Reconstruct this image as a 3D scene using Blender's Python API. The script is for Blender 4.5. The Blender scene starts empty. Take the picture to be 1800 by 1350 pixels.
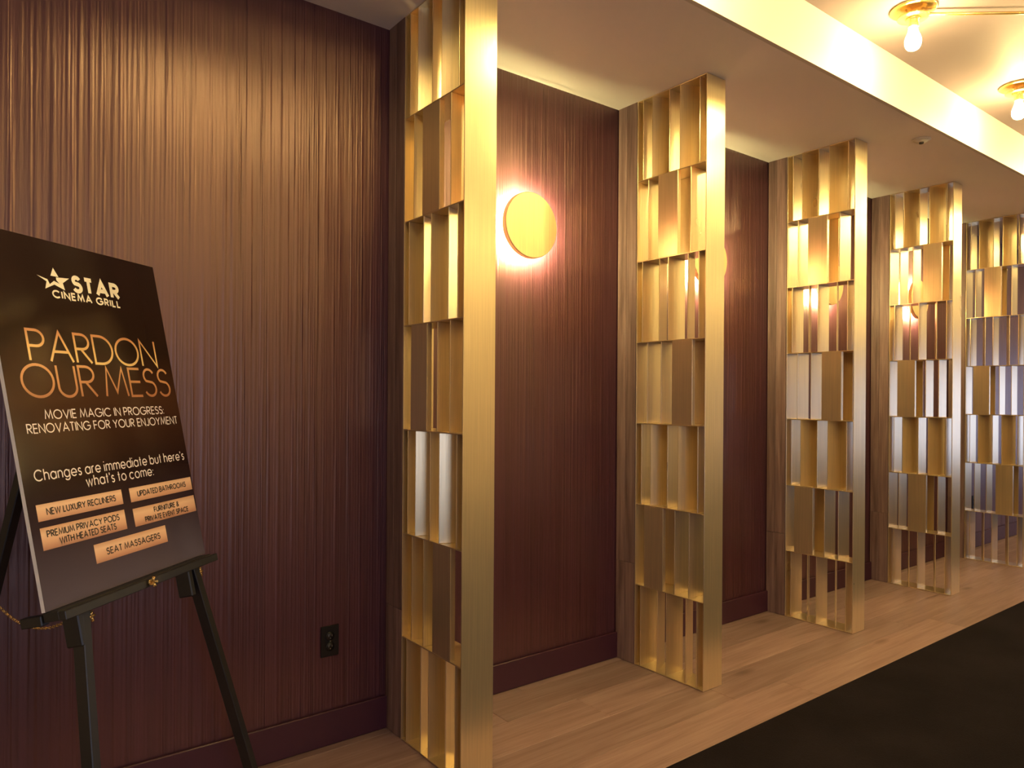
import bpy, bmesh, math, random
from mathutils import Matrix, Vector

C = bpy.context.scene.collection
scn = bpy.context.scene
PI = math.pi

# ------------------------------------------------------------------ camera, world, lights, exposure
cam_d = bpy.data.cameras.new('camera')
cam = bpy.data.objects.new('camera', cam_d)
C.objects.link(cam)
YAW, ROLL, CAMH = 0.917485, 0.0064637, 1.31088
cam.matrix_world = (Matrix.Translation((0, 0, CAMH)) @ Matrix.Rotation(YAW - PI / 2, 4, 'Z')
                    @ Matrix.Rotation(PI / 2, 4, 'X') @ Matrix.Rotation(ROLL, 4, 'Z'))
cam_d.sensor_fit = 'HORIZONTAL'
cam_d.sensor_width = 36
cam_d.lens = 36 * 1264.96 / 1800
cam_d.shift_y = 19.9 / 1800
cam_d.clip_start = 0.02
scn.camera = cam

scn.view_settings.view_transform = 'Standard'
scn.view_settings.look = 'None'
scn.view_settings.gamma = 1.0
scn.view_settings.use_curve_mapping = False
scn.view_settings.exposure = 0.5

world = bpy.data.worlds.new('world')
scn.world = world
world.use_nodes = True
world.node_tree.nodes['Background'].inputs[0].default_value = (0.55, 0.62, 0.80, 1)
world.node_tree.nodes['Background'].inputs[1].default_value = 0.15

BULB_COL = (1.0, 0.72, 0.275)
BULB_STR = 275.0
SCONCE_STR = 720.0
DAY_COL = (0.66, 0.72, 1.0)


def area_light(name, loc, rot, sx, sy, power, col):
    l = bpy.data.lights.new(name, 'AREA')
    l.shape = 'RECTANGLE'
    l.size, l.size_y = sx, sy
    l.energy = power
    l.color = col
    o = bpy.data.objects.new(name, l)
    o.location = loc
    o.rotation_euler = rot
    C.objects.link(o)
    return o


YB = -3.2          # the window wall across the corridor
area_light('daylight_near', (-0.05, YB - 0.12, 1.10), (PI / 2, 0, 0), 2.3, 2.1, 30, DAY_COL)
area_light('daylight_far', (15.62, -1.45, 1.05), (PI / 2, 0, PI / 2), 2.9, 2.0, 46, (0.52, 0.62, 1.0))

# ------------------------------------------------------------------ geometry constants (metres)
H = 2.75           # niche ceiling
H2 = 3.0           # corridor ceiling
W = 2.5566         # plum wall
YF = 1.681         # fascia and carpet edge
Y0, Y1 = 2.0128, 2.4265
D = 0.1323
XS = [1.3343, 2.6193, 3.9247, 5.2176, 6.5313]
XMIN, XMAX = -1.6, 15.5


# ------------------------------------------------------------------ material helpers
def new_mat(name):
    m = bpy.data.materials.new(name)
    m.use_nodes = True
    nt = m.node_tree
    b = nt.nodes['Principled BSDF']
    return m, nt, b


def plain(name, col, rough=0.5, metal=0.0, spec=0.5):
    m, nt, b = new_mat(name)
    b.inputs['Base Color'].default_value = (*col, 1)
    b.inputs['Roughness'].default_value = rough
    b.inputs['Metallic'].default_value = metal
    b.inputs['Specular IOR Level'].default_value = spec
    return m


def N(nt, typ, **kw):
    n = nt.nodes.new(typ)
    for k, v in kw.items():
        setattr(n, k, v)
    return n


def coords(nt, scale, kind='Object', rand=False):
    tc = N(nt, 'ShaderNodeTexCoord')
    mp = N(nt, 'ShaderNodeMapping')
    mp.inputs['Scale'].default_value = scale
    nt.links.new(tc.outputs[kind], mp.inputs['Vector'])
    if rand:
        oi = N(nt, 'ShaderNodeObjectInfo')
        mul = N(nt, 'ShaderNodeVectorMath', operation='SCALE')
        mul.inputs[0].default_value = (37.0, 61.0, 23.0)
        nt.links.new(oi.outputs['Random'], mul.inputs['Scale'])
        nt.links.new(mul.outputs[0], mp.inputs['Location'])
    return mp


def noise(nt, vec, scale=1.0, detail=3.0, rough=0.5, dist=0.0):
    n = N(nt, 'ShaderNodeTexNoise')
    n.inputs['Scale'].default_value = scale
    n.inputs['Detail'].default_value = detail
    n.inputs['Roughness'].default_value = rough
    n.inputs['Distortion'].default_value = dist
    nt.links.new(vec.outputs[0], n.inputs['Vector'])
    return n


def ramp(nt, fac, stops):
    r = N(nt, 'ShaderNodeValToRGB')
    e = r.color_ramp.elements
    while len(e) < len(stops):
        e.new(0.5)
    for i, (p, c) in enumerate(stops):
        e[i].position = p
        e[i].color = (*c, 1)
    nt.links.new(fac, r.inputs['Fac'])
    return r


def bump(nt, b, height, strength, dist):
    n = N(nt, 'ShaderNodeBump')
    n.inputs['Strength'].default_value = strength
    n.inputs['Distance'].default_value = dist
    nt.links.new(height, n.inputs['Height'])
    nt.links.new(n.outputs[0], b.inputs['Normal'])
    return n


def emit(name, col, strength):
    m, nt, b = new_mat(name)
    b.inputs['Base Color'].default_value = (0.9, 0.88, 0.82, 1)
    b.inputs['Emission Color'].default_value = (*col, 1)
    b.inputs['Emission Strength'].default_value = strength
    return m


# --- plum combed plaster
def make_plaster():
    m, nt, b = new_mat('plum_combed_plaster')
    mp = coords(nt, (60, 60, 0.9))
    n1 = noise(nt, mp, 1.0, 4, 0.6)
    r = ramp(nt, n1.outputs['Fac'], [(0.3, (0.038, 0.0112, 0.0215)), (0.7, (0.066, 0.0205, 0.0355))])
    nt.links.new(r.outputs[0], b.inputs['Base Color'])
    b.inputs['Roughness'].default_value = 0.36
    b.inputs['IOR'].default_value = 1.9
    b.inputs['Specular Tint'].default_value = (1.0, 0.63, 0.48, 1)
    b.inputs['Coat Weight'].default_value = 0.25
    b.inputs['Coat IOR'].default_value = 1.6
    b.inputs['Coat Roughness'].default_value = 0.3
    mp2 = coords(nt, (190, 190, 14))
    n2 = noise(nt, mp2, 1.0, 3, 0.55)
    add = N(nt, 'ShaderNodeMath', operation='ADD')
    nt.links.new(n1.outputs['Fac'], add.inputs[0])
    mul = N(nt, 'ShaderNodeMath', operation='MULTIPLY')
    mul.inputs[1].default_value = 0.35
    nt.links.new(n2.outputs['Fac'], mul.inputs[0])
    nt.links.new(mul.outputs[0], add.inputs[1])
    bump(nt, b, add.outputs[0], 0.38, 0.004)
    return m


def make_brass(name='brushed_brass', base=(0.80, 0.655, 0.40), rough=0.28):
    m, nt, b = new_mat(name)
    mp = coords(nt, (260, 260, 3.0), rand=True)
    n1 = noise(nt, mp, 1.0, 3, 0.6)
    r = ramp(nt, n1.outputs['Fac'], [(0.3, tuple(c * 0.9 for c in base)), (0.7, tuple(min(1, c * 1.08) for c in base))])
    nt.links.new(r.outputs[0], b.inputs['Base Color'])
    b.inputs['Metallic'].default_value = 0.8
    mp2 = coords(nt, (5, 5, 2.2), rand=True)
    n2 = noise(nt, mp2, 1.0, 3, 0.5)
    rr = N(nt, 'ShaderNodeMapRange')
    rr.inputs['To Min'].default_value = rough - 0.02
    rr.inputs['To Max'].default_value = rough + 0.03
    nt.links.new(n2.outputs['Fac'], rr.inputs['Value'])
    nt.links.new(rr.outputs[0], b.inputs['Roughness'])
    bump(nt, b, n1.outputs['Fac'], 0.12, 0.002)
    return m


def make_wood(name, dark, mid, light, along, rough=0.5, knots=True):
    """grain stretched along the axis 'along' (0 x, 2 z)"""
    m, nt, b = new_mat(name)
    sc = [26, 26, 26]
    sc[along] = 1.5
    mp = coords(nt, sc, rand=True)
    n1 = noise(nt, mp, 1.0, 5, 0.62, 0.6)
    sc2 = [150, 150, 150]
    sc2[along] = 5
    mp2 = coords(nt, sc2, rand=True)
    n2 = noise(nt, mp2, 1.0, 2, 0.5)
    mix = N(nt, 'ShaderNodeMath', operation='MULTIPLY_ADD')
    mix.inputs[1].default_value = 0.35
    nt.links.new(n2.outputs['Fac'], mix.inputs[0])
    nt.links.new(n1.outputs['Fac'], mix.inputs[2])
    sub = N(nt, 'ShaderNodeMath', operation='SUBTRACT')
    sub.inputs[1].default_value = 0.17
    nt.links.new(mix.outputs[0], sub.inputs[0])
    r = ramp(nt, sub.outputs[0], [(0.30, dark), (0.5, mid), (0.72, light)])
    col = r.outputs[0]
    oi = N(nt, 'ShaderNodeObjectInfo')
    hv = N(nt, 'ShaderNodeHueSaturation')
    mr = N(nt, 'ShaderNodeMapRange')
    mr.inputs['To Min'].default_value = 0.86
    mr.inputs['To Max'].default_value = 1.12
    nt.links.new(oi.outputs['Random'], mr.inputs['Value'])
    nt.links.new(mr.outputs[0], hv.inputs['Value'])
    nt.links.new(col, hv.inputs['Color'])
    col = hv.outputs[0]
    if knots:
        sk = [9, 9, 9]
        sk[along] = 3.2
        mp3 = coords(nt, sk, rand=True)
        v = N(nt, 'ShaderNodeTexVoronoi')
        v.inputs['Scale'].default_value = 0.55
        nt.links.new(mp3.outputs[0], v.inputs['Vector'])
        kr = ramp(nt, v.outputs['Distance'], [(0.04, (0.35, 0.30, 0.26)), (0.16, (1, 1, 1))])
        mm = N(nt, 'ShaderNodeMix', data_type='RGBA', blend_type='MULTIPLY')
        mm.inputs[0].default_value = 0.75
        nt.links.new(col, mm.inputs[6])
        nt.links.new(kr.outputs[0], mm.inputs[7])
        col = mm.outputs[2]
    nt.links.new(col, b.inputs['Base Color'])
    b.inputs['Roughness'].default_value = rough
    bump(nt, b, sub.outputs[0], 0.25, 0.002)
    return m


def make_carpet():
    m, nt, b = new_mat('black_carpet')
    mp = coords(nt, (1, 1, 1))
    n1 = noise(nt, mp, 220, 2, 0.6)
    n2 = noise(nt, mp, 3.0, 3, 0.5)
    r = ramp(nt, n2.outputs['Fac'], [(0.35, (0.0088, 0.0066, 0.0085)), (0.7, (0.0150, 0.0115, 0.0145))])
    nt.links.new(r.outputs[0], b.inputs['Base Color'])
    b.inputs['Roughness'].default_value = 0.95
    b.inputs['Specular IOR Level'].default_value = 0.1
    bump(nt, b, n1.outputs['Fac'], 0.6, 0.006)
    return m


def make_paint(name, col, rough=0.6):
    m, nt, b = new_mat(name)
    mp = coords(nt, (1, 1, 1))
    n1 = noise(nt, mp, 120, 2, 0.5)
    b.inputs['Base Color'].default_value = (*col, 1)
    b.inputs['Roughness'].default_value = rough
    bump(nt, b, n1.outputs['Fac'], 0.05, 0.002)
    return m


def make_gradient(name, stops, v0, v1, rough=0.4, spec=0.4):
    """colour printed in a vertical gradient (object z from v0 to v1)"""
    m, nt, b = new_mat(name)
    tc = N(nt, 'ShaderNodeTexCoord')
    sep = N(nt, 'ShaderNodeSeparateXYZ')
    nt.links.new(tc.outputs['Object'], sep.inputs[0])
    mr = N(nt, 'ShaderNodeMapRange')
    mr.inputs['From Min'].default_value = v0
    mr.inputs['From Max'].default_value = v1
    nt.links.new(sep.outputs['Z'], mr.inputs['Value'])
    r = ramp(nt, mr.outputs[0], stops)
    nt.links.new(r.outputs[0], b.inputs['Base Color'])
    b.inputs['Roughness'].default_value = rough
    b.inputs['Specular IOR Level'].default_value = spec
    return m


PLUM = make_plaster()
PLUM_TRIM = plain('plum_satin_paint', (0.055, 0.015, 0.030), 0.38)
BRASS = make_brass()
BRASS_FIX = make_brass('polished_brass', (0.80, 0.56, 0.22), 0.2)
BRASS_DISC = make_brass('satin_brass', (0.92, 0.74, 0.38), 0.44)
OAK = make_wood('limed_oak', (0.235, 0.148, 0.132), (0.30, 0.195, 0.178), (0.36, 0.248, 0.226), 0, 0.48)
WALNUT = make_wood('walnut', (0.105, 0.062, 0.055), (0.190, 0.116, 0.102), (0.28, 0.185, 0.165), 2, 0.5, False)
CARPET = make_carpet()
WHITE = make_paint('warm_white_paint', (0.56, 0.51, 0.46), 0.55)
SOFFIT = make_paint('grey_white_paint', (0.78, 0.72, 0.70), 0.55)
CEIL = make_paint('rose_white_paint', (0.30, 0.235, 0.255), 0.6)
WALLB = make_paint('cream_wall_paint', (0.82, 0.75, 0.68), 0.7)
DARK_GAP = plain('dark_backing', (0.03, 0.02, 0.015), 0.8)
BLACK = plain('black_plastic', (0.006, 0.006, 0.007), 0.35)
EASEL = plain('black_painted_wood', (0.011, 0.011, 0.013), 0.42)
STEEL = plain('steel_screw', (0.5, 0.5, 0.5), 0.3, 1.0)
BULB = emit('glowing_bulb', BULB_COL, BULB_STR)
LED = emit('warm_led_strip', (1.0, 0.84, 0.34), SCONCE_STR)
FOAM = plain('white_foam_core', (0.88, 0.87, 0.88), 0.6)


# ------------------------------------------------------------------ mesh helpers
def add_box(bm, lo, hi, bevel=0.0):
    vs = [bm.verts.new((x, y, z)) for x in (lo[0], hi[0]) for y in (lo[1], hi[1]) for z in (lo[2], hi[2])]
    F = [(0, 1, 3, 2), (4, 6, 7, 5), (0, 4, 5, 1), (2, 3, 7, 6), (0, 2, 6, 4), (1, 5, 7, 3)]
    fs = [bm.faces.new([vs[i] for i in f]) for f in F]
    if bevel > 0:
        es = list({e for f in fs for e in f.edges})
        bmesh.ops.bevel(bm, geom=es, offset=bevel, segments=1, affect='EDGES')


def add_cyl(bm, p0, p1, r0, r1=None, n=24):
    r1 = r0 if r1 is None else r1
    p0, p1 = Vector(p0), Vector(p1)
    ax = (p1 - p0).normalized()
    q = Vector((0, 0, 1)).rotation_difference(ax)
    rings = []
    for p, r in ((p0, r0), (p1, r1)):
        rings.append([bm.verts.new(p + q @ Vector((r * math.cos(2 * PI * i / n), r * math.sin(2 * PI * i / n), 0))) for i in range(n)])
    for i in range(n):
        j = (i + 1) % n
        f = bm.faces.new([rings[0][i], rings[0][j], rings[1][j], rings[1][i]])
        f.smooth = True
    bm.faces.new(list(reversed(rings[0])))
    bm.faces.new(rings[1])


def add_lathe(bm, prof, n=32, axis='z', center=(0, 0, 0), smooth=True):
    """prof: list of (radius, height); closed at ends where radius is 0"""
    c = Vector(center)
    rings = []
    for r, h in prof:
        def P(x, y):
            if axis == 'z':
                return c + Vector((x, y, h))
            return c + Vector((x, -h, y))        # axis 'y': height goes to -Y
        if r < 1e-6:
            rings.append([bm.verts.new(P(0, 0))])
        else:
            rings.append([bm.verts.new(P(r * math.cos(2 * PI * i / n), r * math.sin(2 * PI * i / n))) for i in range(n)])
    for a, b in zip(rings, rings[1:]):
        for i in range(n):
            j = (i + 1) % n
            vs = [a[i % len(a)], a[j % len(a)], b[j % len(b)], b[i % len(b)]]
            u = []
            for v in vs:
                if v not in u:
                    u.append(v)
            if len(u) >= 3:
                f = bm.faces.new(u)
                f.smooth = smooth
    bmesh.ops.recalc_face_normals(bm, faces=bm.faces[:])


def mesh_from(name, bm, mat):
    bmesh.ops.recalc_face_normals(bm, faces=bm.faces[:])
    me = bpy.data.meshes.new(name)
    bm.to_mesh(me)
    bm.free()
    if mat:
        me.materials.append(mat)
    return me


def link(name, me, parent=None, loc=(0, 0, 0), rot=None):
    o = bpy.data.objects.new(name, me)
    C.objects.link(o)
    o.parent = parent
    o.location = loc
    if rot is not None:
        o.rotation_euler = rot
    return o


def obj(name, bm, mat, parent=None, loc=(0, 0, 0), rot=None):
    return link(name, mesh_from(name, bm, mat), parent, loc, rot)


def box(name, lo, hi, mat, parent=None, bevel=0.0):
    """a box object whose origin is its own centre"""
    c = [(a + b) / 2 for a, b in zip(lo, hi)]
    bm = bmesh.new()
    add_box(bm, [a - k for a, k in zip(lo, c)], [b - k for b, k in zip(hi, c)], bevel)
    return obj(name, bm, mat, parent, c)


def struct(o):
    o['kind'] = 'structure'
    return o


def thing(name, label, cat, loc=(0, 0, 0), group=None):
    o = bpy.data.objects.new(name, None)
    o.empty_display_size = 0.1
    C.objects.link(o)
    o.location = loc
    o['label'] = label
    o['category'] = cat
    if group:
        o['group'] = group
    return o


# ------------------------------------------------------------------ room shell
rng = random.Random(5)


def plum_wall():
    """combed plaster: irregular vertical ribs standing 1 to 3.5 mm proud, slightly wavering"""
    xs, hs = [], []
    x = XMIN
    while x < XMAX:
        pitch = rng.choice((0.007, 0.009, 0.011, 0.014, 0.02)) * rng.uniform(0.9, 1.15)
        if x > 9:
            pitch *= 2
        rh = rng.uniform(0.0002, 0.06 * pitch + 0.0002)
        for f, k in ((0.0, 0.0), (0.22, 0.75), (0.5, 1.0), (0.78, 0.75)):
            xs.append(x + f * pitch)
            hs.append(k * rh)
        x += pitch
    zs = [i * H / 14 for i in range(15)]
    bm = bmesh.new()
    rows = []
    for z in zs:
        row = []
        for i, (xx, hh) in enumerate(zip(xs, hs)):
            wob = 0.0016 * math.sin(z * 5.1 + (i // 4) * 1.7) + 0.001 * math.sin(z * 12.7 + (i // 4) * 2.3)
            hv = hh * (1 + 0.45 * math.sin(z * 4.0 + (i // 4) * 2.9))
            row.append(bm.verts.new((xx + wob, W - hv, z)))
        rows.append(row)
    for a, b in zip(rows, rows[1:]):
        for i in range(len(xs) - 1):
            f = bm.faces.new([a[i], a[i + 1], b[i + 1], b[i]])
            f.smooth = True
    # the body of the wall behind the ribs
    add_box(bm, (XMIN, W + 0.0005, -0.05), (XMAX, W + 0.12, H2 + 0.1))
    return obj('wall_back', bm, PLUM)


struct(plum_wall())
# niche floor of wide oak planks, and the dark carpet of the corridor
fl = struct(box('floor', (XMIN, YF, -0.12), (XMAX, W + 0.0004, -0.012), DARK_GAP))


def plank_floor():
    edges = [YF + 0.001, 1.885, 2.092, 2.298, 2.504, W - 0.0005]
    for r in range(5):
        x = XMIN - rng.uniform(0, 1.2)
        joints = {1: [1.02, 2.67], 2: [0.45, 2.12], 3: [-0.3, 1.75]}.get(r)
        pts = [XMIN]
        if joints:
            pts += [j for j in joints]
        else:
            pts += [rng.uniform(-0.6, 0.6)]
        while pts[-1] < XMAX:
            pts.append(pts[-1] + rng.uniform(1.5, 2.2))
        pts[-1] = XMAX
        for a, b in zip(pts, pts[1:]):
            if b - a < 0.05:
                continue
            dz = rng.uniform(-0.0006, 0.0)
            lo = (a + 0.0007, edges[r] + 0.0007, -0.0118)
            hi = (b - 0.0007, edges[r + 1] - 0.0007, dz)
            o = box('plank', lo, hi, OAK, None, 0.0012)
            o.parent = fl
            o.location = Vector(o.location) - Vector(fl.location)


plank_floor()
struct(box('carpet', (XMIN, YB, -0.12), (XMAX, YF - 0.0005, 0.001), CARPET))
struct(box('trim_1', (XMIN, W - 0.016, 0.0008), (XMAX, W - 0.0036, 0.128), PLUM_TRIM, None, 0.003)).name = 'baseboard_back'
# dropped ceiling over the niches with its fascia towards the corridor, and the corridor ceiling
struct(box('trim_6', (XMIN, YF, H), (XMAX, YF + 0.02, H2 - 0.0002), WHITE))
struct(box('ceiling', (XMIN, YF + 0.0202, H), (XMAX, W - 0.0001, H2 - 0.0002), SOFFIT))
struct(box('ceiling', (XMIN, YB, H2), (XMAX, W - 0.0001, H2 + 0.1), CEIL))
# walls outside the frame, with two windows across the corridor
struct(box('wall_left', (XMIN - 0.12, YB - 0.2, -0.12), (XMIN, W + 0.12, H2 + 0.1), WALLB))
bm = bmesh.new()
WY0, WY1 = -2.9, 0.0
add_box(bm, (XMAX, YB - 0.2, -0.12), (XMAX + 0.1, WY0, H2 + 0.1))
add_box(bm, (XMAX, WY1, -0.12), (XMAX + 0.1, W + 0.12, H2 + 0.1))
add_box(bm, (XMAX, WY0, -0.12), (XMAX + 0.1, WY1, 0.05))
add_box(bm, (XMAX, WY0, 2.05), (XMAX + 0.1, WY1, H2 + 0.1))
struct(obj('wall_right', bm, WALLB))
bm = bmesh.new()
for yy in (WY0 + 0.03, -1.94, -0.97, WY1 - 0.03):
    add_box(bm, (XMAX + 0.02, yy - 0.028, 0.051), (XMAX + 0.07, yy + 0.028, 2.049))
for za, zb in ((0.051, 0.11), (1.99, 2.049)):
    add_box(bm, (XMAX + 0.022, WY0 + 0.001, za), (XMAX + 0.068, WY1 - 0.001, zb))
struct(obj('window_2', bm, EASEL))
OPEN = [(-1.2, 1.1, 0.05, 2.15)]
bm = bmesh.new()
xc = XMIN
for (a, b, z0, z1) in OPEN:
    add_box(bm, (xc, YB - 0.1, -0.12), (a, YB, H2 + 0.1))
    add_box(bm, (a, YB - 0.1, -0.12), (b, YB, z0))
    add_box(bm, (a, YB - 0.1, z1), (b, YB, H2 + 0.1))
    xc = b
add_box(bm, (xc, YB - 0.1, -0.12), (XMAX, YB, H2 + 0.1))
struct(obj('wall_front', bm, WALLB))
for k, (a, b, z0, z1) in enumerate(OPEN):
    bm = bmesh.new()
    n = 3 if k == 0 else 6
    for i in range(n + 1):
        xx = a + (b - a) * i / n
        xx = min(max(xx, a + 0.03), b - 0.03)
        add_box(bm, (xx - 0.028, YB - 0.07, z0 + 0.001), (xx + 0.028, YB - 0.02, z1 - 0.001))
    add_box(bm, (a + 0.001, YB - 0.068, z0 + 0.001), (b - 0.001, YB - 0.022, z0 + 0.06))
    add_box(bm, (a + 0.001, YB - 0.068, z1 - 0.06), (b - 0.001, YB - 0.022, z1 - 0.001))
    struct(obj('window_%d' % (k + 1), bm, EASEL))

# walnut-clad stubs between wall and brass screens
for i, X in enumerate(XS):
    core = struct(box('trim_%d' % (i + 1), (X + 0.008, Y1 + 0.009, 0.001), (X + D - 0.008, W - 0.0045, H - 0.001), DARK_GAP))
    ym = (Y1 + W) / 2 + 0.004
    cl = Vector(core.location)
    zj = 0.492 + rng.uniform(-0.006, 0.006)
    for (ya, yb) in ((Y1 + 0.003, ym - 0.0006), (ym + 0.0006, W - 0.004)):
        for (za, zb) in ((0.0015, zj - 0.0008), (zj + 0.0008, H - 0.0005)):
            for (xa, xb) in ((X - 0.0, X + 0.0078), (X + D - 0.0078, X + D)):
                o = box('plank', (xa, ya, za), (xb, yb, zb), WALNUT, None, 0.001)
                o.parent = core
                o.location = Vector(o.location) - cl

# ------------------------------------------------------------------ brass screens
SW = Y1 - Y0
TH = 0.0046         # plate thickness
CH = H / 7
fin_h = CH - TH - 0.0004


def fin_mesh(rear):
    """vertical sheet from the front edge (local x 0, y 0) to the rear edge shifted by 'rear' along the screen"""
    bm = bmesh.new()
    dy = -rear * SW
    dp = 0.120
    ln = math.hypot(dp, dy)
    nx, ny = -dy / ln * TH / 2, dp / ln * TH / 2
    c = [(0.002 - nx, -ny), (0.002 + dp - nx, dy - ny), (0.002 + dp + nx, dy + ny), (0.002 + nx, ny)]
    lo = [bm.verts.new((x, y, -fin_h / 2)) for x, y in c]
    hi = [bm.verts.new((x, y, fin_h / 2)) for x, y in c]
    for i in range(4):
        j = (i + 1) % 4
        bm.faces.new([lo[i], lo[j], hi[j], hi[i]])
    bm.faces.new(lo[::-1])
    bm.faces.new(hi)
    bmesh.ops.bevel(bm, geom=bm.edges[:], offset=0.0009, segments=1, affect='EDGES')
    return mesh_from('fin', bm, BRASS)


FIN_S, FIN_P, FIN_M = fin_mesh(0.0), fin_mesh(0.140), fin_mesh(-0.140)
PANEL_W = 0.283
bm = bmesh.new()
PW = PANEL_W * SW
add_box(bm, (0.001, -PW, -fin_h / 2), (0.001 + TH * 0.8, 0, fin_h / 2), 0.0009)
for ya in (-PW, -TH * 0.8):
    add_box(bm, (0.001 + TH * 0.8, ya, -fin_h / 2), (0.021, ya + TH * 0.8, fin_h / 2))   # folded return
PANEL = mesh_from('panel', bm, BRASS)
bm = bmesh.new()
add_box(bm, (-TH * 0.8 - 0.001, -PW, -fin_h / 2), (-0.001, 0, fin_h / 2), 0.0009)
BACK = mesh_from('back_panel', bm, BRASS)
bm = bmesh.new()
add_box(bm, (0.0008, Y0 - Y1 + TH + 0.0006, -TH / 2), (D - 0.0008, -TH - 0.0006, TH / 2), 0.0009)
SHELF = mesh_from('shelf', bm, BRASS)
bm = bmesh.new()
add_box(bm, (0, -TH / 2, 0.001), (D, TH / 2, H - 0.001), 0.0009)
SIDE = mesh_from('side_plate', bm, BRASS)

ROW_A = [('s', 0.088), ('p', 0.23), ('s', 0.48), ('p', 0.632), ('s', 0.90)]
ROW_B = [('s', 0.088), ('m', 0.348), ('s', 0.477), ('m', 0.757), ('s', 0.90)]
P1 = [('s', 0.172), ('panel', 0.325), ('s', 0.785)]
P2 = [('s', 0.175), ('s', 0.38), ('panel', 0.54)]
P3 = [('panel', 0.14), ('s', 0.59), ('s', 0.79)]
PAT = [(P1, P3, P2), (P1, P2, P3), (P1, P2, P3), (P2, P3, P1), (P1, P3, P2)]
SCREEN_LABEL = [
    'brass lattice screen closest to the poster easel, tallest in view and cut by the frame',
    'brass lattice screen just right of the fully visible wall lamp, second from the easel',
    'middle brass lattice screen of the five, third along the niche from the easel',
    'brass lattice screen fourth from the easel, last one whose end plate shows whole',
    'farthest brass lattice screen, at the right edge of the photo, fifth from the easel']
screens = []
for i, X in enumerate(XS):
    t = thing('lattice_screen', SCREEN_LABEL[i], 'screen', (X, Y1, 0), 'brass lattice screens standing across the niche')
    screens.append(t)
    link('side_plate', SIDE, t, (0, -TH / 2 - 0.0003, 0))
    o = link('end_plate', SIDE, t, (0, Y0 - Y1 + TH / 2, 0))
    for k in range(8):
        z = H - k * CH
        z = min(max(z, TH / 2 + 0.0008), H - TH / 2 - 0.0008)
        link('shelf', SHELF, t, (0, 0, z))
    a, b, c = PAT[i]
    for k, row in enumerate((ROW_A, a, ROW_B, b, ROW_A, c, ROW_B)):
        zc = H - (k + 0.5) * CH
        for typ, s in row:
            me = {'s': FIN_S, 'p': FIN_P, 'm': FIN_M, 'panel': PANEL}[typ]
            link('panel' if typ == 'panel' else 'fin', me, t, (0, -s * SW, zc))
            if typ == 'panel':            # a flat sheet closes the rear face of the screen behind it
                link('back_panel', BACK, t, (D, -s * SW, zc))

# ------------------------------------------------------------------ wall lamps (backlit brass discs)
SC_Z = 2.067
bm = bmesh.new()
add_lathe(bm, [(0, 0.046), (0.1435, 0.046), (0.146, 0.0485), (0.146, 0.0705), (0.1435, 0.073), (0.0, 0.073)], 64, 'y')
for f in bm.faces:
    f.smooth = False
SC_DISC = mesh_from('disc', bm, BRASS_DISC)
bm = bmesh.new()
add_lathe(bm, [(0, 0.004), (0.085, 0.004), (0.085, 0.0415), (0.0, 0.0415)], 40, 'y')
SC_BASE = mesh_from('backplate', bm, BLACK)
bm = bmesh.new()
add_lathe(bm, [(0.092, 0.0405), (0.128, 0.0405), (0.128, 0.0440), (0.092, 0.0440), (0.092, 0.0405)], 48, 'y', smooth=False)
SC_LED = mesh_from('light_ring', bm, LED)
SC_LABEL = ['round brass wall lamp with halo, fully visible between the first and second brass screens',
            'round brass wall lamp behind the second brass screen, mostly hidden by its end plate',
            'round brass wall lamp seen through the third brass screen',
            'round brass wall lamp seen as a bright crescent through the fourth brass screen']
for x, lab in zip((2.007, 3.275, 4.55, 5.84), SC_LABEL):
    t = thing('wall_lamp', lab, 'lamp', (x, W, SC_Z), 'round wall lamps in the niches')
    link('backplate', SC_BASE, t)
    link('light_ring', SC_LED, t)
    link('disc', SC_DISC, t)

# ------------------------------------------------------------------ ceiling lights
bm = bmesh.new()
add_lathe(bm, [(0, 0), (0.088, 0), (0.092, -0.003), (0.092, -0.007), (0.088, -0.010), (0, -0.010)], 40)
CL_CANOPY = mesh_from('canopy', bm, BRASS_FIX)
bm = bmesh.new()
add_cyl(bm, (0, 0, -0.0105), (0, 0, -0.034), 0.006, n=12)
CL_POST = mesh_from('post', bm, BRASS_FIX)
bm = bmesh.new()
add_lathe(bm, [(0, -0.0345), (0.060, -0.0345), (0.063, -0.037), (0.063, -0.040), (0.060, -0.0425), (0, -0.0425)], 40)
CL_FLANGE = mesh_from('flange', bm, BRASS_FIX)
bm = bmesh.new()
add_lathe(bm, [(0, -0.043), (0.030, -0.043), (0.027, -0.050), (0.023, -0.054), (0.023, -0.080), (0.0, -0.080)], 28)
CL_SOCKET = mesh_from('socket', bm, BRASS_FIX)
bm = bmesh.new()
prof = [(0.0, -0.0805), (0.016, -0.081), (0.018, -0.090), (0.021, -0.104), (0.028, -0.120), (0.0325, -0.136),
        (0.033, -0.148), (0.030, -0.162), (0.024, -0.172), (0.014, -0.1785), (0.0, -0.180)]
add_lathe(bm, prof, 20)
CL_BULB = mesh_from('bulb', bm, BULB)
bm = bmesh.new()
dirv = Vector((0.77, -0.64, 0)).normalized()
add_cyl(bm, Vector((0, 0, -0.024)) + dirv * 0.045, Vector((0, 0, -0.024)) + dirv * 0.815, 0.0065, n=14)
CL_ROD = mesh_from('rod', bm, BRASS_FIX)
FIX_X = [0.77, 2.02, 3.272, 4.525, 5.78, 7.04, 8.30]
FIX_LABEL = ['bare bulb ceiling light above the easel end of the corridor',
             'bare bulb ceiling light above the first wall lamp bay of the corridor',
             'bare bulb ceiling light with brass flange and long rod, nearer of the two in view',
             'bare bulb ceiling light cut by the photo right edge, farther of two in view',
             'bare bulb ceiling light above the fourth brass screen, third from the nearer lit one',
             'bare bulb ceiling light past the fifth brass screen, second from the corridor end',
             'bare bulb ceiling light at the far end of the corridor row']
ROD = dirv * 0.86
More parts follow.
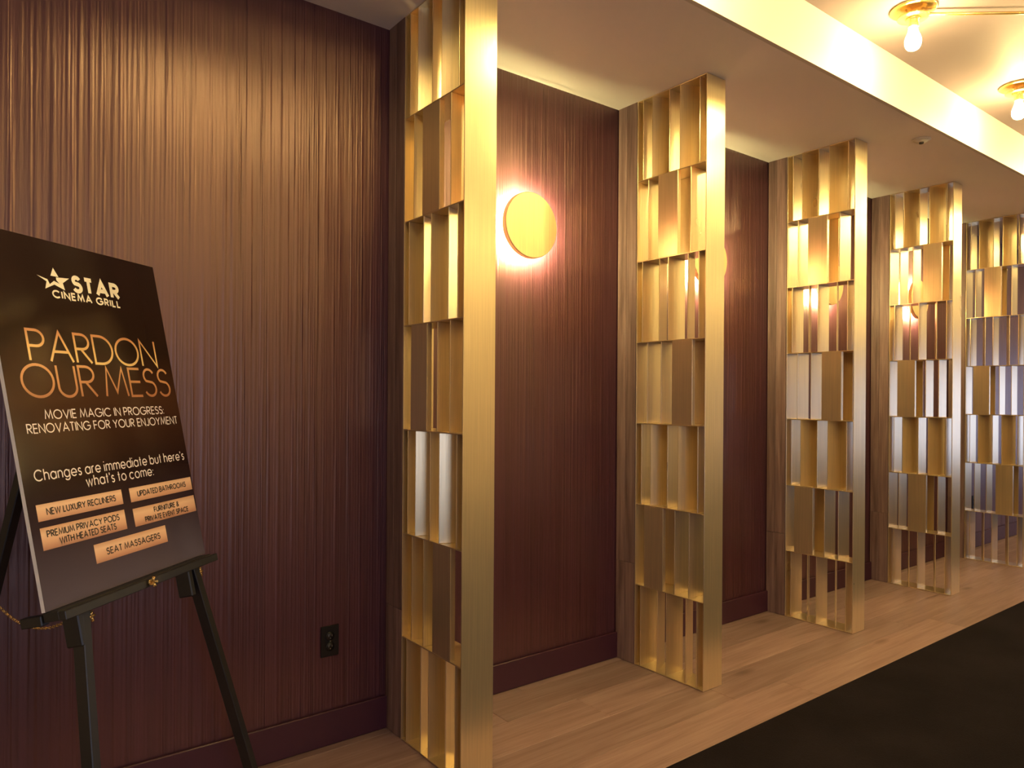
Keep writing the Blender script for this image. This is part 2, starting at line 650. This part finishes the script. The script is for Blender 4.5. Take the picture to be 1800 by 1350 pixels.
SPOTS = [(x, 1.428, lab) for x, lab in zip(FIX_X, FIX_LABEL)]
ORD = ['first', 'second', 'third', 'fourth', 'fifth', 'sixth', 'seventh', 'eighth']
SPOTS += [(x + ROD.x, 1.428 + ROD.y, 'added bare bulb fill light out of frame at the rod end of the %s fascia light' % k) for x, k in zip(FIX_X, ORD)]  # unseen second row, added as fill for floor, wall and brass
SPOTS += [(x, -2.0, 'added bare bulb fill light out of frame near the window wall, %s from the easel end' % k) for x, k in zip((0.77, 2.02, 3.27, 4.53, 6.5, 9.0, 11.5, 13.6), ORD)]  # unseen third row, added to brighten the opposite wall mirrored in the brass
for k, (x, y, lab) in enumerate(SPOTS):
    t = thing('ceiling_light', lab, 'lamp', (x, y, H2), 'bare bulb ceiling lights along the corridor')
    link('canopy', CL_CANOPY, t, (0, 0, -0.0006))
    for a in (0.6, 2.7, 4.8):
        link('post', CL_POST, t, (0.038 * math.cos(a), 0.038 * math.sin(a), -0.0006))
    link('flange', CL_FLANGE, t, (0, 0, -0.0006))
    link('socket', CL_SOCKET, t, (0, 0, -0.0006))
    link('bulb', CL_BULB, t, (0, 0, -0.0006))
    if k < len(FIX_X):
        link('rod', CL_ROD, t, (0, 0, -0.0006))

# ------------------------------------------------------------------ small fittings
bm = bmesh.new()
add_lathe(bm, [(0, 0), (0.046, 0), (0.046, -0.004), (0.040, -0.008), (0.030, -0.009), (0.028, -0.016), (0, -0.016)], 36)
t = thing('ceiling_sprinkler', 'small white round sprinkler plate on the dropped ceiling above the third screen', 'sprinkler', (4.235, 1.80, H - 0.0006))
obj('cover', bm, WHITE, t)
bm = bmesh.new()
add_lathe(bm, [(0, -0.0165), (0.012, -0.0165), (0.012, -0.024), (0, -0.026)], 20)
obj('sensor', bm, DARK_GAP, t)


def outlet(loc, label):
    t = thing('wall_outlet', label, 'outlet', loc, 'black outlets on the plum wall')
    bm = bmesh.new()
    add_box(bm, (-0.035, -0.0085, -0.0575), (0.035, -0.0036, 0.0575), 0.0015)
    obj('cover_plate', bm, BLACK, t)
    for dz in (0.0195, -0.0195):
        bm = bmesh.new()
        add_lathe(bm, [(0, 0.0088), (0.0165, 0.0088), (0.0165, 0.0108), (0, 0.0108)], 24, 'y')
        o = obj('socket', bm, BLACK, t, (0, 0, dz))
        bm = bmesh.new()
        add_box(bm, (-0.0075, -0.0116, -0.002), (-0.0055, -0.011, 0.006))
        add_box(bm, (0.0055, -0.0116, -0.002), (0.0075, -0.011, 0.005))
        add_cyl(bm, (0, -0.011, -0.008), (0, -0.0116, -0.008), 0.0024, n=12)
        obj('contact', bm, STEEL, o)
    bm = bmesh.new()
    add_cyl(bm, (0, -0.0088, 0), (0, -0.0102, 0), 0.003, n=12)
    obj('screw', bm, STEEL, t)


outlet((1.101, W, 0.387), 'black outlet low on the plum wall between the easel and the first brass screen')
outlet((7.07, W, 0.40), 'black outlet on the far plum wall, glimpsed through the fifth brass screen')

# ------------------------------------------------------------------ easel and poster
O0 = Vector((0.155, 1.949, 0.808))
EX = Vector((0.7395, 0.6729, 0.007)).normalized()
EV = Vector((-0.141, 0.145, 0.979)).normalized()
EX = (EX - EV * EX.dot(EV)).normalized()
EN = EX.cross(EV)                        # out of the board's face
BW, BH = 0.61, 0.914
# local axes: x along the board, y into the board (away from its face), z up the board
MB = Matrix((EX, -EN, EV)).transposed().to_4x4()
MB.translation = O0

poster = thing('poster', 'black and copper notice poster on white foam board, resting on the black easel', 'poster')
poster.matrix_world = MB
bm = bmesh.new()
add_box(bm, (0, 0.0004, 0), (BW, 0.010, BH))
obj('foam_core', bm, FOAM, poster)
PRINT = make_gradient('poster_print', [(0.0, (0.095, 0.080, 0.118)), (0.20, (0.036, 0.022, 0.031)), (0.32, (0.020, 0.009, 0.009)),
                                       (0.54, (0.056, 0.024, 0.013)), (0.70, (0.022, 0.011, 0.007)), (1.0, (0.021, 0.011, 0.011))],
                      0.0, BH, 0.13, 0.22)
bm = bmesh.new()
add_box(bm, (0.0002, -0.0003, 0.0002), (BW - 0.0002, 0.0002, BH - 0.0002))
obj('print_sheet', bm, PRINT, poster)

# --- stroke lettering in a thin geometric hand: each glyph is (advance width, strokes); cap height 1
def arc(cx, cy, rx, ry, a0, a1, n=18):
    return [(cx + rx * math.cos(math.radians(a0 + (a1 - a0) * i / n)), cy + ry * math.sin(math.radians(a0 + (a1 - a0) * i / n))) for i in range(n + 1)]


XH = 0.70
G = {
    'A': (0.80, [[(0, 0), (0.40, 1), (0.80, 0)], [(0.14, 0.33), (0.66, 0.33)]]),
    'B': (0.56, [[(0, 0), (0, 1), (0.30, 1)] + arc(0.30, 0.76, 0.22, 0.24, 90, -90, 10) + [(0, 0.52), (0.30, 0.52)] + arc(0.30, 0.26, 0.26, 0.26, 90, -90, 10) + [(0, 0)]]),
    'C': (0.90, [arc(0.50, 0.5, 0.50, 0.5, 42, 318, 26)]),
    'D': (0.76, [[(0, 0), (0, 1), (0.26, 1)] + arc(0.26, 0.5, 0.50, 0.5, 90, -90, 18) + [(0, 0)]]),
    'E': (0.48, [[(0.48, 1), (0, 1), (0, 0), (0.48, 0)], [(0, 0.52), (0.46, 0.52)]]),
    'F': (0.46, [[(0.46, 1), (0, 1), (0, 0)], [(0, 0.52), (0.44, 0.52)]]),
    'G': (0.96, [arc(0.50, 0.5, 0.50, 0.5, 40, 360, 28), [(1.0, 0.5), (0.55, 0.5)]]),
    'H': (0.66, [[(0, 0), (0, 1)], [(0.66, 0), (0.66, 1)], [(0, 0.52), (0.66, 0.52)]]),
    'I': (0.0, [[(0, 0), (0, 1)]]),
    'J': (0.42, [[(0.42, 1), (0.42, 0.22)] + arc(0.21, 0.22, 0.21, 0.22, 0, -160, 12)]),
    'K': (0.58, [[(0, 0), (0, 1)], [(0.54, 1), (0.02, 0.48)], [(0.14, 0.58), (0.58, 0)]]),
    'L': (0.44, [[(0, 1), (0, 0), (0.44, 0)]]),
    'M': (0.90, [[(0, 0), (0.14, 1), (0.45, 0.14), (0.76, 1), (0.90, 0)]]),
    'N': (0.70, [[(0, 0), (0, 1), (0.70, 0), (0.70, 1)]]),
    'O': (1.0, [arc(0.50, 0.5, 0.50, 0.5, 90, 450, 36)]),
    'P': (0.54, [[(0, 0), (0, 1), (0.27, 1)] + arc(0.27, 0.74, 0.27, 0.26, 90, -90, 12) + [(0, 0.48)]]),
    'R': (0.56, [[(0, 0), (0, 1), (0.26, 1)] + arc(0.26, 0.74, 0.27, 0.26, 90, -90, 12) + [(0, 0.48)], [(0.20, 0.48), (0.56, 0)]]),
    'S': (0.52, [arc(0.26, 0.75, 0.23, 0.25, 25, 230, 14) + arc(0.26, 0.27, 0.26, 0.27, 62, -155, 16)]),
    'T': (0.52, [[(0, 1), (0.52, 1)], [(0.26, 1), (0.26, 0)]]),
    'U': (0.62, [[(0, 1), (0, 0.31)] + arc(0.31, 0.31, 0.31, 0.31, 180, 360, 16) + [(0.62, 1)]]),
    'V': (0.74, [[(0, 1), (0.37, 0), (0.74, 1)]]),
    'W': (1.10, [[(0, 1), (0.28, 0), (0.55, 0.95), (0.82, 0), (1.10, 1)]]),
    'X': (0.66, [[(0, 0), (0.64, 1)], [(0.02, 1), (0.66, 0)]]),
    'Y': (0.68, [[(0, 1), (0.34, 0.48), (0.68, 1)], [(0.34, 0.48), (0.34, 0)]]),
    '&': (0.66, [[(0.66, 0.0), (0.16, 0.66)] + arc(0.32, 0.80, 0.18, 0.20, 220, -40, 12) + [(0.10, 0.42)] + arc(0.26, 0.24, 0.26, 0.24, 130, 310, 12) + [(0.62, 0.42)]]),
    'a': (0.66, [arc(0.33, XH / 2, 0.33, XH / 2, 0, 360, 24), [(0.66, XH), (0.66, 0)]]),
    'b': (0.66, [[(0, 1.05), (0, 0)], arc(0.33, XH / 2, 0.33, XH / 2, 0, 360, 24)]),
    'c': (0.62, [arc(0.34, XH / 2, 0.34, XH / 2, 45, 315, 20)]),
    'd': (0.66, [arc(0.33, XH / 2, 0.33, XH / 2, 0, 360, 24), [(0.66, 1.05), (0.66, 0)]]),
    'e': (0.68, [[(0, XH / 2 - 0.02), (0.68, XH / 2 - 0.02)] + arc(0.34, XH / 2, 0.34, XH / 2, 0, 320, 22)]),
    'g': (0.66, [arc(0.33, XH / 2, 0.33, XH / 2, 0, 360, 24), [(0.66, XH), (0.66, -0.02)] + arc(0.34, -0.02, 0.32, 0.28, 0, -150, 12)]),
    'h': (0.52, [[(0, 1.05), (0, 0)], [(0, 0.42)] + arc(0.26, 0.44, 0.26, 0.26, 180, 0, 12) + [(0.52, 0)]]),
    'i': (0.0, [[(0, XH), (0, 0)], [(0, 0.94), (0, 1.02)]]),
    'm': (0.88, [[(0, XH), (0, 0)], [(0, 0.42)] + arc(0.22, 0.46, 0.22, 0.24, 180, 0, 10) + [(0.44, 0)], [(0.44, 0.42)] + arc(0.66, 0.46, 0.22, 0.24, 180, 0, 10) + [(0.88, 0)]]),
    'n': (0.52, [[(0, XH), (0, 0)], [(0, 0.42)] + arc(0.26, 0.44, 0.26, 0.26, 180, 0, 12) + [(0.52, 0)]]),
    'o': (0.68, [arc(0.34, XH / 2, 0.34, XH / 2, 0, 360, 24)]),
    'r': (0.26, [[(0, XH), (0, 0)], [(0, 0.45)] + arc(0.24, 0.45, 0.24, 0.25, 180, 80, 8)]),
    's': (0.36, [arc(0.18, 0.525, 0.16, 0.175, 25, 240, 10) + arc(0.18, 0.18, 0.18, 0.18, 62, -155, 12)]),
    't': (0.28, [[(0.14, 1.0), (0.14, 0)], [(0, XH), (0.28, XH)]]),
    'u': (0.52, [[(0, XH), (0, 0.26)] + arc(0.26, 0.26, 0.26, 0.26, 180, 360, 12) + [(0.52, XH)]]),
    'w': (0.84, [[(0, XH), (0.21, 0), (0.42, 0.66), (0.63, 0), (0.84, XH)]]),
    "'": (0.0, [[(0, 1.05), (0, 0.80)]]),
    ':': (0.0, [[(0, 0.0), (0, 0.09)], [(0, 0.52), (0, 0.61)]]),
}


def ribbon(bm, pts, w, y, xf):
    """flat stroke of width w along the polyline pts (mitred joints) at depth y"""
    P = [Vector(xf(p)) for p in pts]
    Q = [P[0]]
    for p in P[1:]:
        if (p - Q[-1]).length > 1e-6:
            Q.append(p)
    closed = len(Q) > 3 and (Q[0] - Q[-1]).length < 1e-5
    if closed:
        Q = Q[:-1]
    n = len(Q)
    L, R = [], []
    for i, p in enumerate(Q):
        a = Q[i - 1] if (i > 0 or closed) else None
        c = Q[(i + 1) % n] if (i < n - 1 or closed) else None
        d1 = (p - a).normalized() if a is not None else None
        d2 = (c - p).normalized() if c is not None else None
        d1 = d2 if d1 is None else d1
        d2 = d1 if d2 is None else d2
        n1, n2 = Vector((-d1.y, d1.x)), Vector((-d2.y, d2.x))
        m = n1 + n2
        if m.length < 1e-4:
            m = n1.copy()
        m.normalize()
        k = min(1.0 / max(m.dot(n1), 0.2), 2.2)
        L.append(bm.verts.new((p.x + m.x * w / 2 * k, y, p.y + m.y * w / 2 * k)))
        R.append(bm.verts.new((p.x - m.x * w / 2 * k, y, p.y - m.y * w / 2 * k)))
    for i in range(n if closed else n - 1):
        j = (i + 1) % n
        bm.faces.new([R[i], R[j], L[j], L[i]])


def lettering(text, x0, x1, base, cap, stroke, mat, parent, y=-0.0009, gap=0.22, space=0.36, ox=0, oz=0):
    """one printed line fitted between x0 and x1 with its baseline at 'base'"""
    cur, placed = 0.0, []
    for i, ch in enumerate(text):
        if ch == ' ':
            cur += space
            continue
        g = G[ch]
        placed.append((cur, g))
        cur += g[0] + gap
    total = cur - gap
    sx = (x1 - x0 - stroke) / total
    bm = bmesh.new()
    for off, g in placed:
        for st in g[1]:
            ribbon(bm, st, stroke, y, lambda p: (x0 + stroke / 2 + (off + p[0]) * sx - ox, base + p[1] * cap - oz))
    for f in bm.faces:
        if f.normal.y > 0:
            f.normal_flip()
    me = bpy.data.meshes.new('lettering')
    bm.normal_update()
    bm.to_mesh(me)
    bm.free()
    me.materials.append(mat)
    return link('lettering', me, parent, (ox, 0, oz))


CREAM = plain('cream_print', (0.92, 0.86, 0.72), 0.45)
PALE = plain('pale_print', (0.88, 0.80, 0.82), 0.45)
GOLD1 = make_gradient('gold_foil_print', [(0.0, (0.86, 0.62, 0.26)), (0.45, (0.78, 0.50, 0.20)), (1.0, (0.56, 0.24, 0.10))], 0.588, 0.672)
GOLD2 = make_gradient('copper_foil_print', [(0.0, (0.42, 0.17, 0.07)), (0.5, (0.58, 0.27, 0.11)), (1.0, (0.68, 0.35, 0.15))], 0.500, 0.586)
INK = plain('dark_ink', (0.020, 0.012, 0.010), 0.5)
BAR = make_gradient('copper_bar_print', [(0.0, (0.44, 0.21, 0.14)), (0.4, (0.74, 0.44, 0.29)), (0.72, (0.84, 0.57, 0.39)), (1.0, (0.62, 0.35, 0.21))], -0.025, 0.025)

lettering('PARDON', 0.079, 0.548, 0.592, 0.077, 0.0070, GOLD1, poster, gap=0.15)
lettering('OUR MESS', 0.043, 0.587, 0.5015, 0.080, 0.0070, GOLD2, poster, gap=0.15, space=0.22)
lettering('MOVIE MAGIC IN PROGRESS:', 0.094, 0.536, 0.4465, 0.0215, 0.0029, PALE, poster)
lettering('RENOVATING FOR YOUR ENJOYMENT', 0.036, 0.592, 0.4135, 0.0215, 0.0029, PALE, poster)
lettering("Changes are immediate but here's", 0.033, 0.592, 0.3000, 0.0250, 0.0031, PALE, poster, gap=0.26, space=0.34)
lettering("what's to come:", 0.186, 0.442, 0.2680, 0.0250, 0.0031, PALE, poster, gap=0.26, space=0.34)
# the logo: a star with a swoosh, a heavy word and a line of small capitals
SP = {'t': (0.203, 0.842), 'u': (0.2165, 0.8190), 'v': (0.1905, 0.8190), 'a': (0.2075, 0.8170), 'b': (0.2515, 0.8205),
      'c': (0.2275, 0.8045), 'd': (0.2310, 0.7855), 'e': (0.1985, 0.7965), 'f': (0.1665, 0.7815), 'g': (0.1745, 0.8015),
      'h': (0.1465, 0.8145), 'i': (0.1785, 0.8075), 'j': (0.1835, 0.7955), 'k': (0.1990, 0.8065), 'l': (0.2160, 0.8010),
      'm': (0.2075, 0.8095)}
bm = bmesh.new()
for tri in ('tuv', 'abc', 'acl', 'alm', 'cdl', 'lde', 'lek', 'kej', 'efj', 'jfg', 'jgi', 'igh'):
    bm.faces.new([bm.verts.new((SP[q][0], -0.0009, SP[q][1])) for q in tri])
obj('star_emblem', bm, CREAM, poster)
lettering('STAR', 0.258, 0.436, 0.7895, 0.0375, 0.0115, CREAM, poster, gap=0.36)
lettering('CINEMA GRILL', 0.186, 0.431, 0.7625, 0.0175, 0.0046, CREAM, poster, gap=0.34, space=0.45)
BARS = [((0.024, 0.302, 0.205, 0.2445), [('NEW LUXURY RECLINERS', 0.050, 0.277, 0.2175, 0.0145)]),
        ((0.332, 0.604, 0.204, 0.243), [('UPDATED BATHROOMS', 0.360, 0.575, 0.2170, 0.0140)]),
        ((0.024, 0.300, 0.137, 0.1895), [('PREMIUM PRIVACY PODS', 0.040, 0.278, 0.1660, 0.0145), ('WITH HEATED SEATS', 0.073, 0.262, 0.1440, 0.0145)]),
        ((0.332, 0.604, 0.136, 0.1855), [('FURNITURE &', 0.415, 0.527, 0.1640, 0.0130), ('PRIVATE EVENT SPACE', 0.373, 0.567, 0.1425, 0.0130)]),
        ((0.174, 0.450, 0.071, 0.1190), [('SEAT MASSAGERS', 0.212, 0.422, 0.0865, 0.0155)])]
for (x0, x1, z0, z1), lines in BARS:
    cx, cz = (x0 + x1) / 2, (z0 + z1) / 2
    bm = bmesh.new()
    add_box(bm, (x0 - cx, -0.0008, z0 - cz), (x1 - cx, -0.0004, z1 - cz))
    o = obj('caption_bar', bm, BAR, poster, (cx, 0, cz))
    for txt, a, b, base, cap in lines:
        l = lettering(txt, a, b, base, cap, 0.0029, INK, o, y=-0.0013, gap=0.24, ox=cx, oz=cz)
        l.location = (0, 0, 0)

easel = thing('easel', 'black wooden tripod easel at left holding the notice poster', 'easel')
easel.matrix_world = MB


def bar(name, p0, p1, w, d, mat=EASEL, parent=easel, bevel=0.002):
    """square bar in board space; w across (x), d in depth (y)"""
    p0, p1 = Vector(p0), Vector(p1)
    z = (p1 - p0)
    ln = z.length
    z.normalize()
    x = Vector((1, 0, 0))
    x = (x - z * x.dot(z)).normalized()
    y = z.cross(x)
    bm = bmesh.new()
    add_box(bm, (-w / 2, -d / 2, 0), (w / 2, d / 2, ln), bevel)
    M = Matrix((x, y, z)).transposed().to_4x4()
    M.translation = p0
    o = obj(name, bm, mat, parent)
    o.matrix_local = M
    return o


FZ = -0.8235        # board-space height of the floor (legs follow the board's lean)
yl = 0.031
legL = bar('leg', (0.022, yl, FZ), (0.248, yl, 0.80), 0.026, 0.034)
legR = bar('leg', (0.704, yl, FZ), (0.440, yl, 0.80), 0.026, 0.034)
bm = bmesh.new()
add_box(bm, (0.225, 0.013, 0.802), (0.465, 0.049, 0.845), 0.003)
obj('head_block', bm, EASEL, easel)
# tray: a ledge bar with a front lip
bm = bmesh.new()
add_box(bm, (0.004, -0.030, -0.024), (0.592, 0.0125, -0.0012), 0.0015)
add_box(bm, (0.022, 0.0125, -0.026), (0.585, 0.0135, -0.0016))
add_box(bm, (0.002, -0.050, -0.0245), (0.596, -0.030, -0.0035), 0.0015)
add_box(bm, (-0.001, 0.0136, -0.030), (0.022, 0.072, -0.006), 0.002)
obj('tray', bm, EASEL, easel)
# sliding blocks that carry the tray on the legs
for x in (0.137, 0.569):
    bm = bmesh.new()
    add_box(bm, (x - 0.034, 0.0142, -0.112), (x - 0.0145, 0.062, -0.030), 0.003)
    obj('slide_block', bm, EASEL, easel)


def wing_nut(p, ax):
    bm = bmesh.new()
    p = Vector(p)
    ax = Vector(ax).normalized()
    add_cyl(bm, p, p + ax * 0.006, 0.0075, n=14)
    add_cyl(bm, p + ax * 0.006, p + ax * 0.024, 0.0028, n=10)
    s = Vector((0, 0, 1)) if abs(ax.z) < 0.9 else Vector((1, 0, 0))
    for k in (-1, 1):
        q = p + ax * 0.010
        add_cyl(bm, q, q + s * k * 0.013 + ax * 0.005, 0.0032, 0.0042, n=8)
    obj('wing_nut', bm, BRASS_FIX, easel)


wing_nut((0.284, -0.0505, -0.013), (0, -1, 0))
wing_nut((0.139, yl - 0.010, -0.052), (1, 0, 0))
wing_nut((0.588, yl - 0.010, -0.052), (1, 0, 0))
# rear leg, swung back to the floor, and the brass chain that stops it
Mi = MB.inverted()
top_w, foot_w = Vector((0.232, 2.318, 1.585)), Vector((-0.075, 2.525, 0.001))
rear = bar('leg', Mi @ foot_w, Mi @ top_w, 0.030, 0.024)
bm = bmesh.new()
pA = Mi @ (foot_w + (top_w - foot_w) * 0.46) + Vector((0, -0.02, 0))
pB = Vector((0.139, 0.052, -0.040))
links = 44
prev = None
for i in range(links):
    t = (i + 0.5) / links
    p = pA.lerp(pB, t)
    sag = -0.05 * 4 * t * (1 - t)
    p = MB @ p
    p.z += sag
    p = Mi @ p
    t2 = (i + 1.5) / links
    q = MB @ pA.lerp(pB, t2)
    q.z += -0.05 * 4 * t2 * (1 - t2)
    q = Mi @ q
    d = (q - p).normalized()
    u = Vector((0, 1, 0)) if i % 2 else Vector((0, 0, 1))
    u = (u - d * u.dot(d)).normalized()
    v = d.cross(u)
    hl = (q - p).length * 0.62
    ring = []
    n, m = 8, 4
    for a in range(n):
        ca, sa = math.cos(2 * PI * a / n), math.sin(2 * PI * a / n)
        c = p + d * hl * ca + u * hl * 0.6 * sa
        out = (d * ca + u * sa).normalized()
        ring.append([bm.verts.new(c + (out * math.cos(2 * PI * b / m) + v * math.sin(2 * PI * b / m)) * 0.0011) for b in range(m)])
    for a in range(n):
        for b in range(m):
            bm.faces.new([ring[a][b], ring[(a + 1) % n][b], ring[(a + 1) % n][(b + 1) % m], ring[a][(b + 1) % m]])
obj('chain', bm, BRASS_FIX, easel)
